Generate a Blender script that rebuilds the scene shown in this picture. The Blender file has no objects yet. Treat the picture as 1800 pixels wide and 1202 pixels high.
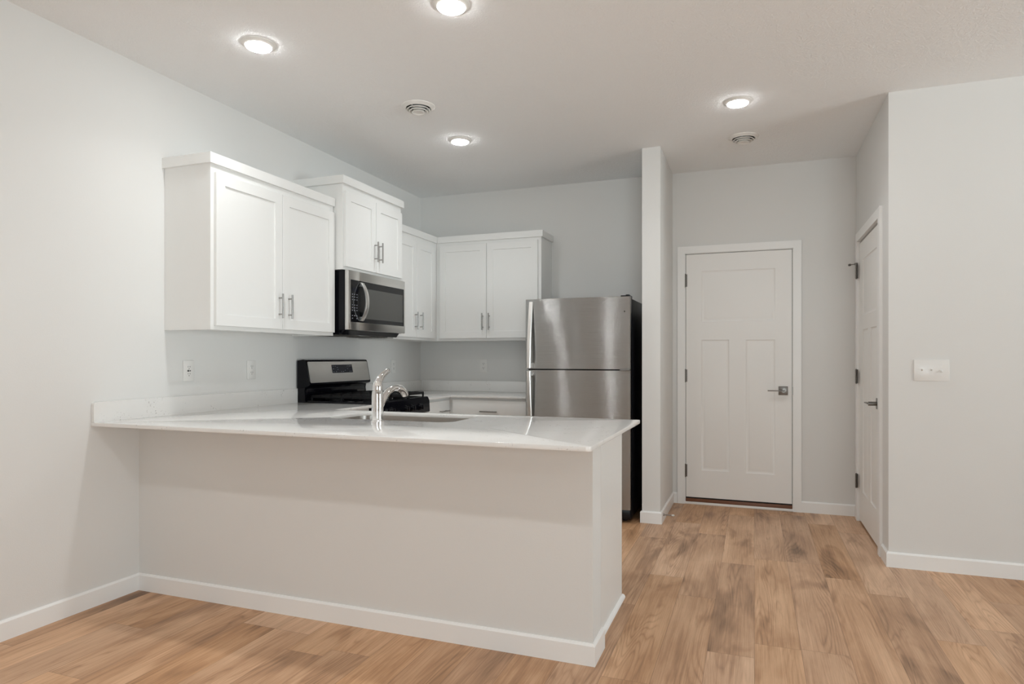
import bpy, bmesh, math, random
from mathutils import Vector, Matrix

random.seed(7)
C = bpy.context.scene.collection
PI = math.pi

# ------------------------------------------------------------------ camera
FPX, CXP, HYP = 1139.0, 903.65, 628.58          # focal length / principal point in pixels of the 1800x1202 frame
cam_d = bpy.data.cameras.new('camera')
cam_d.sensor_fit = 'HORIZONTAL'
cam_d.sensor_width = 36.0
cam_d.lens = FPX / 1800.0 * 36.0
cam_d.shift_x = (900.0 - CXP) / 1800.0
cam_d.shift_y = (HYP - 601.0) / 1800.0
cam_d.clip_start = 0.05
cam = bpy.data.objects.new('camera', cam_d)
C.objects.link(cam)
cam.location = (3.075, -5.6534, 1.2336)
cam.rotation_euler = (PI / 2, 0, 0.3549)
bpy.context.scene.camera = cam

# ------------------------------------------------------------------ world, light levels, exposure
scn = bpy.context.scene
scn.view_settings.view_transform = 'Standard'
scn.view_settings.look = 'None'
scn.view_settings.gamma = 1.0
scn.view_settings.use_curve_mapping = False
scn.view_settings.exposure = 0.02
SKY = (0.89, 0.98, 1.05)        # overcast sky outside the living-room windows
SKY_STRENGTH = 7.6
GROUND = (0.945, 1.01, 1.06)    # lower half of the world, set brighter than the sky to lift the ceiling
GROUND_STRENGTH = 14.0
LAMP_COLOR = (0.985, 1.015, 1.02)   # LED disc lights in the ceiling
LAMP_KITCHEN = 72.0
LAMP_LIVING = 45.0
BEAM_POWER, BEAM_SPREAD = 2.9, 130.0
world = bpy.data.worlds.new('overcast_daylight')
scn.world = world
world.use_nodes = True
_N, _L = world.node_tree.nodes, world.node_tree.links
_bg = _N['Background']
_tc = _N.new('ShaderNodeTexCoord')
_sp = _N.new('ShaderNodeSeparateXYZ')
_L.new(_tc.outputs['Generated'], _sp.inputs[0])
_mr = _N.new('ShaderNodeMapRange')
_mr.inputs['From Min'].default_value = -0.03
_mr.inputs['From Max'].default_value = 0.03
_L.new(_sp.outputs['Z'], _mr.inputs['Value'])
_mx = _N.new('ShaderNodeMix')
_mx.data_type = 'RGBA'
_mx.inputs[6].default_value = (*[c * GROUND_STRENGTH for c in GROUND], 1)
_mx.inputs[7].default_value = (*[c * SKY_STRENGTH for c in SKY], 1)
_L.new(_mr.outputs[0], _mx.inputs[0])
_L.new(_mx.outputs[2], _bg.inputs['Color'])
_bg.inputs['Strength'].default_value = 1.0
scn.cycles.max_bounces = 12
scn.cycles.diffuse_bounces = 6
scn.cycles.glossy_bounces = 5
scn.cycles.transparent_max_bounces = 8
scn.cycles.sample_clamp_indirect = 6.0
scn.cycles.use_denoising = True

# room dimensions (metres)
H = 2.801                     # ceiling
YP, XP = -3.108, 2.4676       # peninsula half wall: face, free end
S1, S2, SY = 2.287, 2.4216, -0.769   # short partition beside the fridge
XR, YR = 3.819, -1.2935       # hall right wall, living right wall face
EAST, SOUTH = 9.6, -8.6       # living room far walls (behind / right of the camera)
CZ = 0.9135                   # counter top
BBH, BBT = 0.0885, 0.0125     # baseboard


def portal(name, loc, rot, sx, sy):
    d = bpy.data.lights.new(name, 'AREA')
    d.shape = 'RECTANGLE'
    d.size, d.size_y = sx, sy
    d.cycles.is_portal = True
    o = bpy.data.objects.new(name, d)
    C.objects.link(o)
    o.location, o.rotation_euler = loc, rot


# window openings: east wall (u = y range), south wall (u = x range)
WE = (-5.30, -2.60, 0.12, 2.30)
WS = (3.4, 5.3, 0.45, 2.25)  # unseen south window, added to let in fill light
portal('window_daylight', (EAST + 0.13, (WE[0] + WE[1]) / 2, (WE[2] + WE[3]) / 2), (0, PI / 2, 0), WE[3] - WE[2], WE[1] - WE[0])
portal('window_daylight', ((WS[0] + WS[1]) / 2, SOUTH - 0.13, (WS[2] + WS[3]) / 2), (PI / 2, 0, 0), WS[1] - WS[0], WS[3] - WS[2])  # portal of the added fill window

# ------------------------------------------------------------------ mesh helpers


class B:
    """collects shapes in world coordinates for ONE mesh object"""

    def __init__(self):
        self.bm = bmesh.new()

    def box(self, x0, x1, y0, y1, z0, z1, bev=0.0, seg=2):
        x0, x1 = sorted((x0, x1)); y0, y1 = sorted((y0, y1)); z0, z1 = sorted((z0, z1))
        m = Matrix.Translation(((x0 + x1) / 2, (y0 + y1) / 2, (z0 + z1) / 2)) @ Matrix.Diagonal((x1 - x0, y1 - y0, z1 - z0, 1))
        r = bmesh.ops.create_cube(self.bm, size=1.0, matrix=m)
        if bev > 0:
            es = list({e for v in r['verts'] for e in v.link_edges})
            bmesh.ops.bevel(self.bm, geom=es, offset=bev, segments=seg, affect='EDGES', profile=0.5)
        return self

    def mbox(self, mp, u0, u1, v0, v1, w0, w1, bev=0.0, seg=2):
        a, b = mp(u0, v0, w0), mp(u1, v1, w1)
        return self.box(a[0], b[0], a[1], b[1], a[2], b[2], bev, seg)

    def tube(self, pts, rad, n=16, cap=True, flat=1.0):
        """round bar through points; rad a number or list; flat squashes the section vertically"""
        pts = [Vector(p) for p in pts]
        if not isinstance(rad, (list, tuple)):
            rad = [rad] * len(pts)
        rings = []
        t0 = (pts[1] - pts[0]).normalized()
        ref = Vector((0, 0, 1)) if abs(t0.z) < 0.9 else Vector((1, 0, 0))
        nrm = (ref - t0 * ref.dot(t0)).normalized()
        for i, p in enumerate(pts):
            if i == 0:
                t = pts[1] - pts[0]
            elif i == len(pts) - 1:
                t = pts[-1] - pts[-2]
            else:
                t = (pts[i + 1] - p).normalized() + (p - pts[i - 1]).normalized()
            t.normalize()
            nrm = (nrm - t * nrm.dot(t)).normalized()
            bi = t.cross(nrm)
            rings.append([self.bm.verts.new(p + (nrm * math.cos(2 * PI * k / n) * flat + bi * math.sin(2 * PI * k / n)) * rad[i]) for k in range(n)])
        for a, b in zip(rings, rings[1:]):
            for k in range(n):
                self.bm.faces.new((a[k], a[(k + 1) % n], b[(k + 1) % n], b[k]))
        if cap:
            self.bm.faces.new(list(reversed(rings[0])))
            self.bm.faces.new(rings[-1])
        return self

    def cyl(self, a, b, r, n=20):
        return self.tube([a, b], r, n)

    def lathe(self, c, prof, n=40, cap_first=False, cap_last=False):
        """profile [(r, z)] turned about the vertical through c"""
        rings = []
        for r, z in prof:
            if r < 1e-6:
                rings.append([self.bm.verts.new((c[0], c[1], c[2] + z))])
            else:
                rings.append([self.bm.verts.new((c[0] + r * math.cos(2 * PI * k / n), c[1] + r * math.sin(2 * PI * k / n), c[2] + z)) for k in range(n)])
        for a, b in zip(rings, rings[1:]):
            for k in range(n):
                k2 = (k + 1) % n
                if len(a) == 1 and len(b) == 1:
                    continue
                if len(a) == 1:
                    self.bm.faces.new((a[0], b[k2], b[k]))
                elif len(b) == 1:
                    self.bm.faces.new((a[k], a[k2], b[0]))
                else:
                    self.bm.faces.new((a[k], a[k2], b[k2], b[k]))
        if cap_first and len(rings[0]) > 1:
            self.bm.faces.new(list(reversed(rings[0])))
        if cap_last and len(rings[-1]) > 1:
            self.bm.faces.new(rings[-1])
        return self

    def prism(self, poly, fn0, fn1):
        """extrude a 2-D polygon between two placings"""
        a = [self.bm.verts.new(fn0(p)) for p in poly]
        b = [self.bm.verts.new(fn1(p)) for p in poly]
        n = len(poly)
        self.bm.faces.new(a)
        self.bm.faces.new(list(reversed(b)))
        for k in range(n):
            self.bm.faces.new((a[k], b[k], b[(k + 1) % n], a[(k + 1) % n]))
        return self

    def loops(self, lps, close_last=True):
        """skin successive closed loops of equal length, fill the last"""
        vs = [[self.bm.verts.new(p) for p in lp] for lp in lps]
        n = len(vs[0])
        for a, b in zip(vs, vs[1:]):
            for k in range(n):
                self.bm.faces.new((a[k], a[(k + 1) % n], b[(k + 1) % n], b[k]))
        if close_last:
            self.bm.faces.new(vs[-1])
        return self


POS = {}


def link(name, data, parent=None, loc=(0, 0, 0)):
    o = bpy.data.objects.new(name, data)
    C.objects.link(o)
    if parent is not None:
        o.parent = parent
    o.location = loc
    return o


def tag(o, label=None, cat=None, group=None, kind=None):
    if label: o['label'] = label
    if cat: o['category'] = cat
    if group: o['group'] = group
    if kind: o['kind'] = kind
    return o


def thing(name, label, cat, loc=(0, 0, 0), group=None, kind=None):
    o = link(name, None, None, loc)
    o.empty_display_size = 0.1
    POS[o] = Vector(loc)
    return tag(o, label, cat, group, kind)


def obj(name, b, mat, parent=None, label=None, smooth=True, angle=35, loc=None):
    bm = b.bm
    bmesh.ops.recalc_face_normals(bm, faces=bm.faces[:])
    if parent is not None:
        off = POS[parent]
    else:
        off = Vector(loc) if loc is not None else Vector((0, 0, 0))
    me = bpy.data.meshes.new(name)
    bmesh.ops.translate(bm, vec=-off, verts=bm.verts[:])
    bm.to_mesh(me)
    bm.free()
    me.materials.append(mat)
    if smooth:
        me.polygons.foreach_set('use_smooth', [True] * len(me.polygons))
        me.set_sharp_from_angle(angle=math.radians(angle))
    o = link(name, me, parent, off if parent is None else (0, 0, 0))
    POS[o] = off.copy()
    if label: o['label'] = label
    return o


def struct(name, b, mat, label, cat, loc=None):
    return tag(obj(name, b, mat, loc=loc), label, cat, None, 'structure')


# mappings: (u along, v up, w out of the surface)
def onL(u, v, w): return (w, u, v)               # left wall, faces +x
def onB(u, v, w): return (u, -w, v)              # back wall, faces -y
def onP(u, v, w): return (u, w, v)               # faces +y, w is y
def onH(u, v, w): return (XR - w, u, v)          # hall right wall, faces -x
def onR(u, v, w): return (u, YR - w, v)          # living right wall, faces -y


# ------------------------------------------------------------------ materials
def new_mat(name):
    m = bpy.data.materials.new(name)
    m.use_nodes = True
    nt = m.node_tree
    return m, nt, nt.nodes['Principled BSDF'], nt.nodes, nt.links


def simple(name, col, rough=0.5, metal=0.0, spec=0.5, coat=0.0, bump=0.0, bscale=200, noise=0.0):
    m, nt, p, N, L = new_mat(name)
    p.inputs['Base Color'].default_value = (*col, 1)
    p.inputs['Roughness'].default_value = rough
    p.inputs['Metallic'].default_value = metal
    p.inputs['Specular IOR Level'].default_value = spec
    if coat:
        p.inputs['Coat Weight'].default_value = coat
        p.inputs['Coat Roughness'].default_value = 0.05
    if bump or noise:
        tc = N.new('ShaderNodeTexCoord')
        nz = N.new('ShaderNodeTexNoise')
        nz.inputs['Scale'].default_value = bscale
        nz.inputs['Detail'].default_value = 3
        L.new(tc.outputs['Object'], nz.inputs['Vector'])
        if bump:
            bp = N.new('ShaderNodeBump')
            bp.inputs['Strength'].default_value = bump
            bp.inputs['Distance'].default_value = 0.002
            L.new(nz.outputs['Fac'], bp.inputs['Height'])
            L.new(bp.outputs['Normal'], p.inputs['Normal'])
        if noise:
            mr = N.new('ShaderNodeMapRange')
            mr.inputs['To Min'].default_value = rough - noise
            mr.inputs['To Max'].default_value = rough + noise
            L.new(nz.outputs['Fac'], mr.inputs['Value'])
            L.new(mr.outputs['Result'], p.inputs['Roughness'])
    return m


def mat_ceiling():
    m, nt, p, N, L = new_mat('ceiling_texture')
    p.inputs['Base Color'].default_value = (0.885, 0.893, 0.895, 1)
    p.inputs['Roughness'].default_value = 0.9
    p.inputs['Specular IOR Level'].default_value = 0.2
    tc = N.new('ShaderNodeTexCoord')
    n1 = N.new('ShaderNodeTexNoise'); n1.inputs['Scale'].default_value = 52; n1.inputs['Detail'].default_value = 4; n1.inputs['Distortion'].default_value = 1.2
    L.new(tc.outputs['Object'], n1.inputs['Vector'])
    cr = N.new('ShaderNodeValToRGB')
    cr.color_ramp.elements[0].position = 0.44
    cr.color_ramp.elements[1].position = 0.58
    L.new(n1.outputs['Fac'], cr.inputs['Fac'])
    bp = N.new('ShaderNodeBump'); bp.inputs['Strength'].default_value = 0.30; bp.inputs['Distance'].default_value = 0.005
    L.new(cr.outputs['Color'], bp.inputs['Height'])
    L.new(bp.outputs['Normal'], p.inputs['Normal'])
    return m


def mat_quartz():
    m, nt, p, N, L = new_mat('white_quartz')
    p.inputs['Roughness'].default_value = 0.09
    p.inputs['Specular IOR Level'].default_value = 0.55
    tc = N.new('ShaderNodeTexCoord')
    # sparse grey-brown flecks gathered in loose clusters
    vo = N.new('ShaderNodeTexNoise'); vo.inputs['Scale'].default_value = 95; vo.inputs['Detail'].default_value = 3
    cl = N.new('ShaderNodeTexNoise'); cl.inputs['Scale'].default_value = 11; cl.inputs['Detail'].default_value = 2
    cloud = N.new('ShaderNodeTexNoise'); cloud.inputs['Scale'].default_value = 5; cloud.inputs['Detail'].default_value = 6
    for n in (vo, cl, cloud):
        L.new(tc.outputs['Object'], n.inputs['Vector'])
    a = N.new('ShaderNodeMapRange'); a.inputs['From Min'].default_value = 0.60; a.inputs['From Max'].default_value = 0.68
    b = N.new('ShaderNodeMapRange'); b.inputs['From Min'].default_value = 0.52; b.inputs['From Max'].default_value = 0.62
    L.new(vo.outputs['Fac'], a.inputs['Value']); L.new(cl.outputs['Fac'], b.inputs['Value'])
    mu = N.new('ShaderNodeMath'); mu.operation = 'MULTIPLY'
    L.new(a.outputs['Result'], mu.inputs[0]); L.new(b.outputs['Result'], mu.inputs[1])
    base = N.new('ShaderNodeMix'); base.data_type = 'RGBA'
    base.inputs[6].default_value = (0.77, 0.758, 0.738, 1); base.inputs[7].default_value = (0.825, 0.815, 0.797, 1)
    L.new(cloud.outputs['Fac'], base.inputs[0])
    mx = N.new('ShaderNodeMix'); mx.data_type = 'RGBA'
    mx.inputs[7].default_value = (0.33, 0.30, 0.28, 1)
    L.new(base.outputs[2], mx.inputs[6])
    m2 = N.new('ShaderNodeMath'); m2.operation = 'MULTIPLY'; m2.inputs[1].default_value = 0.62
    L.new(mu.outputs[0], m2.inputs[0]); L.new(m2.outputs[0], mx.inputs[0])
    L.new(mx.outputs[2], p.inputs['Base Color'])
    return m


def mat_floor():
    """vinyl oak planks along y, each plank with its own tone and grain"""
    m, nt, p, N, L = new_mat('oak_planks')
    W, LEN, X0 = 0.186, 1.26, 0.0995

    def math_(op, a, b=None, c=None):
        n = N.new('ShaderNodeMath'); n.operation = op
        for i, v in enumerate((a, b, c)):
            if v is None: continue
            if isinstance(v, (int, float)): n.inputs[i].default_value = v
            else: L.new(v, n.inputs[i])
        return n.outputs[0]

    tc = N.new('ShaderNodeTexCoord')
    sp = N.new('ShaderNodeSeparateXYZ'); L.new(tc.outputs['Object'], sp.inputs[0])
    x, y = sp.outputs['X'], sp.outputs['Y']
    xs = math_('DIVIDE', math_('SUBTRACT', x, X0), W)
    row = math_('FLOOR', xs); fx = math_('FRACT', xs)
    wr = N.new('ShaderNodeTexWhiteNoise'); wr.noise_dimensions = '1D'; L.new(math_('ADD', row, 3.3), wr.inputs['W'])
    ys = math_('ADD', math_('DIVIDE', y, LEN), math_('MULTIPLY', wr.outputs['Value'], 7.31))
    col = math_('FLOOR', ys); fy = math_('FRACT', ys)
    cid = N.new('ShaderNodeCombineXYZ'); L.new(row, cid.inputs[0]); L.new(col, cid.inputs[1])
    wn = N.new('ShaderNodeTexWhiteNoise'); wn.noise_dimensions = '3D'; L.new(cid.outputs[0], wn.inputs['Vector'])
    rs = N.new('ShaderNodeSeparateColor'); L.new(wn.outputs['Color'], rs.inputs[0])
    r1, r2, r3 = rs.outputs[0], rs.outputs[1], rs.outputs[2]

    def coords(sx, sy):
        c = N.new('ShaderNodeCombineXYZ')
        L.new(math_('ADD', math_('MULTIPLY', x, sx), math_('MULTIPLY', r1, 37.0)), c.inputs[0])
        L.new(math_('ADD', math_('MULTIPLY', y, sy), math_('MULTIPLY', r2, 53.0)), c.inputs[1])
        L.new(math_('MULTIPLY', r3, 19.0), c.inputs[2])
        return c.outputs[0]

    def noise(vec, detail=3, dist=0.0, rough=0.5):
        n = N.new('ShaderNodeTexNoise'); n.inputs['Scale'].default_value = 1.0
        n.inputs['Detail'].default_value = detail; n.inputs['Distortion'].default_value = dist
        n.inputs['Roughness'].default_value = rough
        L.new(vec, n.inputs['Vector'])
        return n.outputs['Fac']

    # cathedral rings: fine iso-lines of a stretched noise field
    field = noise(coords(5.0, 0.42), 2.0, 0.25)
    rings = math_('ABSOLUTE', math_('SINE', math_('MULTIPLY', field, 105.0)))
    ringw = math_('POWER', math_('SUBTRACT', 1.0, rings), 1.6)
    wmask = noise(coords(9, 0.9), 1)
    wm = N.new('ShaderNodeMapRange'); wm.inputs['From Min'].default_value = 0.42; wm.inputs['From Max'].default_value = 0.62
    L.new(wmask, wm.inputs['Value'])
    ringw = math_('MULTIPLY', ringw, wm.outputs['Result'])
    fine = noise(coords(170, 3.2), 4, 0.0, 0.6)
    streak = noise(coords(42, 0.9), 3)
    pores = noise(coords(520, 14.0), 2)
    blotch = noise(coords(6.0, 1.9), 4, 0.5)
    dark = noise(coords(5.0, 1.3), 3, 0.9)

    ramp = N.new('ShaderNodeValToRGB')
    e = ramp.color_ramp.elements
    e[0].position = 0.12; e[0].color = (0.163, 0.086, 0.045, 1)
    e[1].position = 0.86; e[1].color = (0.783, 0.513, 0.324, 1)
    k = e.new(0.50); k.color = (0.494, 0.284, 0.159, 1)
    # tone = plank tone + blotches + streaks
    t = math_('MULTIPLY_ADD', r3, 0.17, 0.445)
    t = math_('ADD', t, math_('MULTIPLY', math_('SUBTRACT', blotch, 0.5), 0.62))
    t = math_('ADD', t, math_('MULTIPLY', math_('SUBTRACT', fine, 0.5), 0.42))
    t = math_('ADD', t, math_('MULTIPLY', math_('SUBTRACT', streak, 0.5), 0.30))
    t = math_('ADD', t, math_('MULTIPLY', math_('SUBTRACT', pores, 0.5), 0.16))
    t = math_('SUBTRACT', t, math_('MULTIPLY', ringw, 0.17))
    dk = N.new('ShaderNodeMapRange'); dk.inputs['From Min'].default_value = 0.55; dk.inputs['From Max'].default_value = 0.75
    L.new(dark, dk.inputs['Value'])
    t = math_('SUBTRACT', t, math_('MULTIPLY', dk.outputs['Result'], 0.33))
    t = math_('ADD', t, 0.06)
    L.new(t, ramp.inputs['Fac'])
    hs = N.new('ShaderNodeHueSaturation')
    L.new(math_('MULTIPLY_ADD', r2, 0.16, 0.90), hs.inputs['Saturation'])
    L.new(math_('MULTIPLY_ADD', r1, 0.10, 0.95), hs.inputs['Value'])
    L.new(ramp.outputs['Color'], hs.inputs['Color'])
    # seams
    ex = math_('MINIMUM', fx, math_('SUBTRACT', 1.0, fx))
    ey = math_('MINIMUM', fy, math_('SUBTRACT', 1.0, fy))
    sx = math_('LESS_THAN', ex, 0.0009 / W)
    sy = math_('LESS_THAN', ey, 0.0009 / LEN)
    seam = math_('MAXIMUM', sx, sy)
    mx = N.new('ShaderNodeMix'); mx.data_type = 'RGBA'
    L.new(math_('MULTIPLY', seam, 0.55), mx.inputs[0]); L.new(hs.outputs['Color'], mx.inputs[6])
    mx.inputs[7].default_value = (0.10, 0.055, 0.03, 1)
    L.new(mx.outputs[2], p.inputs['Base Color'])
    p.inputs['Roughness'].default_value = 0.42
    p.inputs['Specular IOR Level'].default_value = 0.32
    hgt = math_('SUBTRACT', math_('MULTIPLY', fine, 0.3), seam)
    bp = N.new('ShaderNodeBump'); bp.inputs['Strength'].default_value = 0.18; bp.inputs['Distance'].default_value = 0.0015
    L.new(hgt, bp.inputs['Height']); L.new(bp.outputs['Normal'], p.inputs['Normal'])
    return m


def mat_brushed(name, col, rough, aniso, sx, sy, sz, bump=0.03, rot=0.25):
    """brushed stainless steel; the brushing runs along the axis with the small scale"""
    m, nt, p, N, L = new_mat(name)
    p.inputs['Metallic'].default_value = 1.0
    p.inputs['Anisotropic'].default_value = aniso
    p.inputs['Anisotropic Rotation'].default_value = rot
    tg = N.new('ShaderNodeTangent'); tg.direction_type = 'RADIAL'; tg.axis = 'Z'
    L.new(tg.outputs[0], p.inputs['Tangent'])
    tc = N.new('ShaderNodeTexCoord')
    mp = N.new('ShaderNodeMapping'); mp.inputs['Scale'].default_value = (sx, sy, sz)
    L.new(tc.outputs['Object'], mp.inputs['Vector'])
    nz = N.new('ShaderNodeTexNoise'); nz.inputs['Scale'].default_value = 1.0; nz.inputs['Detail'].default_value = 4
    L.new(mp.outputs[0], nz.inputs['Vector'])
    mx = N.new('ShaderNodeMix'); mx.data_type = 'RGBA'
    mx.inputs[6].default_value = (*[c * 0.94 for c in col], 1)
    mx.inputs[7].default_value = (*[min(1, c * 1.06) for c in col], 1)
    L.new(nz.outputs['Fac'], mx.inputs[0]); L.new(mx.outputs[2], p.inputs['Base Color'])
    mr = N.new('ShaderNodeMapRange'); mr.inputs['To Min'].default_value = rough - 0.012; mr.inputs['To Max'].default_value = rough + 0.012
    L.new(nz.outputs['Fac'], mr.inputs['Value']); L.new(mr.outputs[0], p.inputs['Roughness'])
    return m


def mat_fridge_steel():
    """stainless sheet brushed along x: fine scratches tip the surface up and down but not sideways"""
    m, nt, p, N, L = new_mat('brushed_stainless_sheet')
    p.inputs['Metallic'].default_value = 1.0
    p.inputs['Roughness'].default_value = 0.15

    def mth(op, a, b):
        n = N.new('ShaderNodeMath'); n.operation = op
        for i, v in enumerate((a, b)):
            if isinstance(v, (int, float)): n.inputs[i].default_value = v
            else: L.new(v, n.inputs[i])
        return n.outputs[0]
    tc = N.new('ShaderNodeTexCoord')
    sp = N.new('ShaderNodeSeparateXYZ'); L.new(tc.outputs['Object'], sp.inputs[0])
    mp = N.new('ShaderNodeMapping'); mp.inputs['Scale'].default_value = (3.0, 3.0, 330.0)
    L.new(tc.outputs['Object'], mp.inputs['Vector'])
    nz = N.new('ShaderNodeTexNoise'); nz.inputs['Scale'].default_value = 1.0; nz.inputs['Detail'].default_value = 4
    L.new(mp.outputs[0], nz.inputs['Vector'])
    mx = N.new('ShaderNodeMix'); mx.data_type = 'RGBA'
    mx.inputs[6].default_value = (0.352, 0.354, 0.350, 1)
    mx.inputs[7].default_value = (0.462, 0.463, 0.458, 1)
    L.new(nz.outputs['Fac'], mx.inputs[0]); L.new(mx.outputs[2], p.inputs['Base Color'])
    tilt_ = None
    for kx, kz in ((900.0, 21000.0), (610.0, 13700.0)):
        c = N.new('ShaderNodeCombineXYZ')
        row = mth('FLOOR', mth('MULTIPLY', sp.outputs['Z'], kz), 0)
        L.new(row, c.inputs[1])
        w0 = N.new('ShaderNodeTexWhiteNoise'); w0.noise_dimensions = '1D'; L.new(row, w0.inputs['W'])
        L.new(mth('FLOOR', mth('ADD', mth('MULTIPLY', sp.outputs['X'], kx), mth('MULTIPLY', w0.outputs['Value'], 13.0)), 0), c.inputs[0])
        wn = N.new('ShaderNodeTexWhiteNoise'); wn.noise_dimensions = '3D'; L.new(c.outputs[0], wn.inputs['Vector'])
        v = mth('SUBTRACT', wn.outputs['Value'], 0.5)
        tilt_ = v if tilt_ is None else mth('ADD', tilt_, v)
    cz = N.new('ShaderNodeCombineXYZ'); L.new(mth('MULTIPLY', tilt_, 0.62), cz.inputs[2])
    ge = N.new('ShaderNodeNewGeometry')
    ad = N.new('ShaderNodeVectorMath'); ad.operation = 'ADD'
    L.new(ge.outputs['Normal'], ad.inputs[0]); L.new(cz.outputs[0], ad.inputs[1])
    nm = N.new('ShaderNodeVectorMath'); nm.operation = 'NORMALIZE'
    L.new(ad.outputs[0], nm.inputs[0]); L.new(nm.outputs[0], p.inputs['Normal'])
    return m


def mat_emit(name, col, s):
    m, nt, p, N, L = new_mat(name)
    N.remove(p)
    e = N.new('ShaderNodeEmission')
    e.inputs['Color'].default_value = (*col, 1); e.inputs['Strength'].default_value = s
    L.new(e.outputs[0], N['Material Output'].inputs['Surface'])
    return m


def mat_pane():
    m, nt, p, N, L = new_mat('window_glass')
    N.remove(p)
    t = N.new('ShaderNodeBsdfTransparent'); t.inputs['Color'].default_value = (0.95, 0.97, 0.96, 1)
    g = N.new('ShaderNodeBsdfGlossy'); g.inputs['Roughness'].default_value = 0.02
    f = N.new('ShaderNodeFresnel'); f.inputs['IOR'].default_value = 1.45
    mx = N.new('ShaderNodeMixShader')
    L.new(f.outputs[0], mx.inputs[0]); L.new(t.outputs[0], mx.inputs[1]); L.new(g.outputs[0], mx.inputs[2])
    L.new(mx.outputs[0], N['Material Output'].inputs['Surface'])
    return m


M = dict(
    wall=simple('wall_paint', (0.748, 0.743, 0.727), 0.85, spec=0.25, bump=0.12, bscale=160),
    ceiling=mat_ceiling(),
    floor=mat_floor(),
    trim=simple('white_trim_paint', (0.875, 0.872, 0.86), 0.38, spec=0.4, bump=0.02, bscale=60),
    door=simple('white_door_paint', (0.865, 0.855, 0.835), 0.45, spec=0.4, bump=0.04, bscale=90),
    cab=simple('white_cabinet_paint', (0.825, 0.825, 0.81), 0.36, spec=0.4, bump=0.015, bscale=50),
    quartz=mat_quartz(),
    steel=mat_fridge_steel(),
    steel_side=mat_brushed('brushed_stainless_trim', (0.70, 0.688, 0.665), 0.28, 0.4, 60.0, 2.0, 240.0),
    sink=mat_brushed('sink_stainless', (0.50, 0.47, 0.44), 0.30, 0.3, 60.0, 60.0, 60.0),
    handle=simple('satin_nickel', (0.38, 0.372, 0.36), 0.28, 1.0, noise=0.04, bscale=300),
    bronze=simple('dark_nickel', (0.20, 0.188, 0.175), 0.32, 1.0, noise=0.04, bscale=300),
    chrome=simple('chrome', (0.82, 0.82, 0.82), 0.05, 1.0, noise=0.02, bscale=40),
    hbright=simple('polished_steel_handle', (0.82, 0.81, 0.79), 0.30, 1.0, noise=0.04, bscale=200),
    black=simple('gloss_black_enamel', (0.004, 0.004, 0.006), 0.10, spec=0.22, noise=0.03, bscale=30),
    fridge_side=simple('black_textured_case', (0.004, 0.004, 0.006), 0.30, spec=0.28, bump=0.08, bscale=500),
    matte_black=simple('matte_black_iron', (0.006, 0.006, 0.007), 0.55, spec=0.25, bump=0.1, bscale=400),
    glass=simple('dark_oven_glass', (0.008, 0.008, 0.009), 0.06, spec=0.35, noise=0.02, bscale=20),
    window_mesh=simple('microwave_window_screen', (0.075, 0.075, 0.07), 0.14, spec=0.5, noise=0.02, bscale=900),
    display=simple('display_glass', (0.004, 0.005, 0.014), 0.08, spec=0.3, noise=0.02, bscale=20),
    mark=simple('pale_key_print', (0.30, 0.31, 0.36), 0.5, noise=0.05),
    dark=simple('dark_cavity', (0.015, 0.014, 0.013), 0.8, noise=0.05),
    plate=simple('white_plastic', (0.80, 0.79, 0.77), 0.30, spec=0.5, noise=0.03, bscale=30),
    white_metal=simple('white_enamelled_metal', (0.80, 0.79, 0.76), 0.4, spec=0.4, noise=0.04),
    rubber=simple('white_rubber', (0.75, 0.74, 0.71), 0.6, noise=0.04),
    sill=simple('brown_sill', (0.17, 0.066, 0.030), 0.42, spec=0.45, bump=0.1, bscale=40),
    lamp=mat_emit('led_disc', LAMP_COLOR, LAMP_KITCHEN),
    lamp_living=mat_emit('led_disc_living', LAMP_COLOR, LAMP_LIVING),
    pane=mat_pane(),
)

# ------------------------------------------------------------------ setting
T = 0.13
struct('floor', B().box(-T, EAST + T, SOUTH - T, T, -0.08, 0), M['floor'], 'oak plank floor running toward the far door', 'floor')
struct('ceiling', B().box(-T, EAST + T, SOUTH - T, T, H, H + 0.08), M['ceiling'], 'pale textured ceiling over the whole room', 'ceiling')
struct('wall_left', B().box(-T, 0, SOUTH - T, T, 0, H), M['wall'], 'long pale grey wall behind the range and upper cabinets', 'wall')
# back wall with the far door opening
DL, DR, DT = 2.520, 3.373, 2.118
b = B()
b.box(0, DL, 0, T, 0, H)
b.box(DR, XR + T, 0, T, 0, H)
b.box(DL, DR, 0, T, DT, H)
struct('wall_back', b, M['wall'], 'pale grey far wall behind fridge and hall door', 'wall')
struct('wall_partition', B().box(S1, S2, SY, 0, 0, H), M['wall'], 'narrow wall end standing right of the fridge', 'wall')
# hall right wall with its door opening
EL, ER, ET = -1.045, -0.148, 2.118      # opening (y range, top)
b = B()
b.box(XR, XR + T, YR + T, EL, 0, H)
b.box(XR, XR + T, ER, 0, 0, H)
b.box(XR, XR + T, EL, ER, ET, H)
struct('wall_hall', b, M['wall'], 'short pale grey wall holding the side door', 'wall')
struct('wall_right', B().box(XR, EAST + T, YR, YR + T, 0, H), M['wall'], 'pale grey wall with the triple light switch', 'wall')
b = B()
b.box(EAST, EAST + T, SOUTH - T, WE[0], 0, H); b.box(EAST, EAST + T, WE[1], YR, 0, H)
b.box(EAST, EAST + T, WE[0], WE[1], 0, WE[2]); b.box(EAST, EAST + T, WE[0], WE[1], WE[3], H)
struct('wall_east', b, M['wall'], 'living room wall with wide window, right of the view', 'wall')
b = B()
b.box(0, WS[0], SOUTH - T, SOUTH, 0, H); b.box(WS[1], EAST, SOUTH - T, SOUTH, 0, H)
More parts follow.
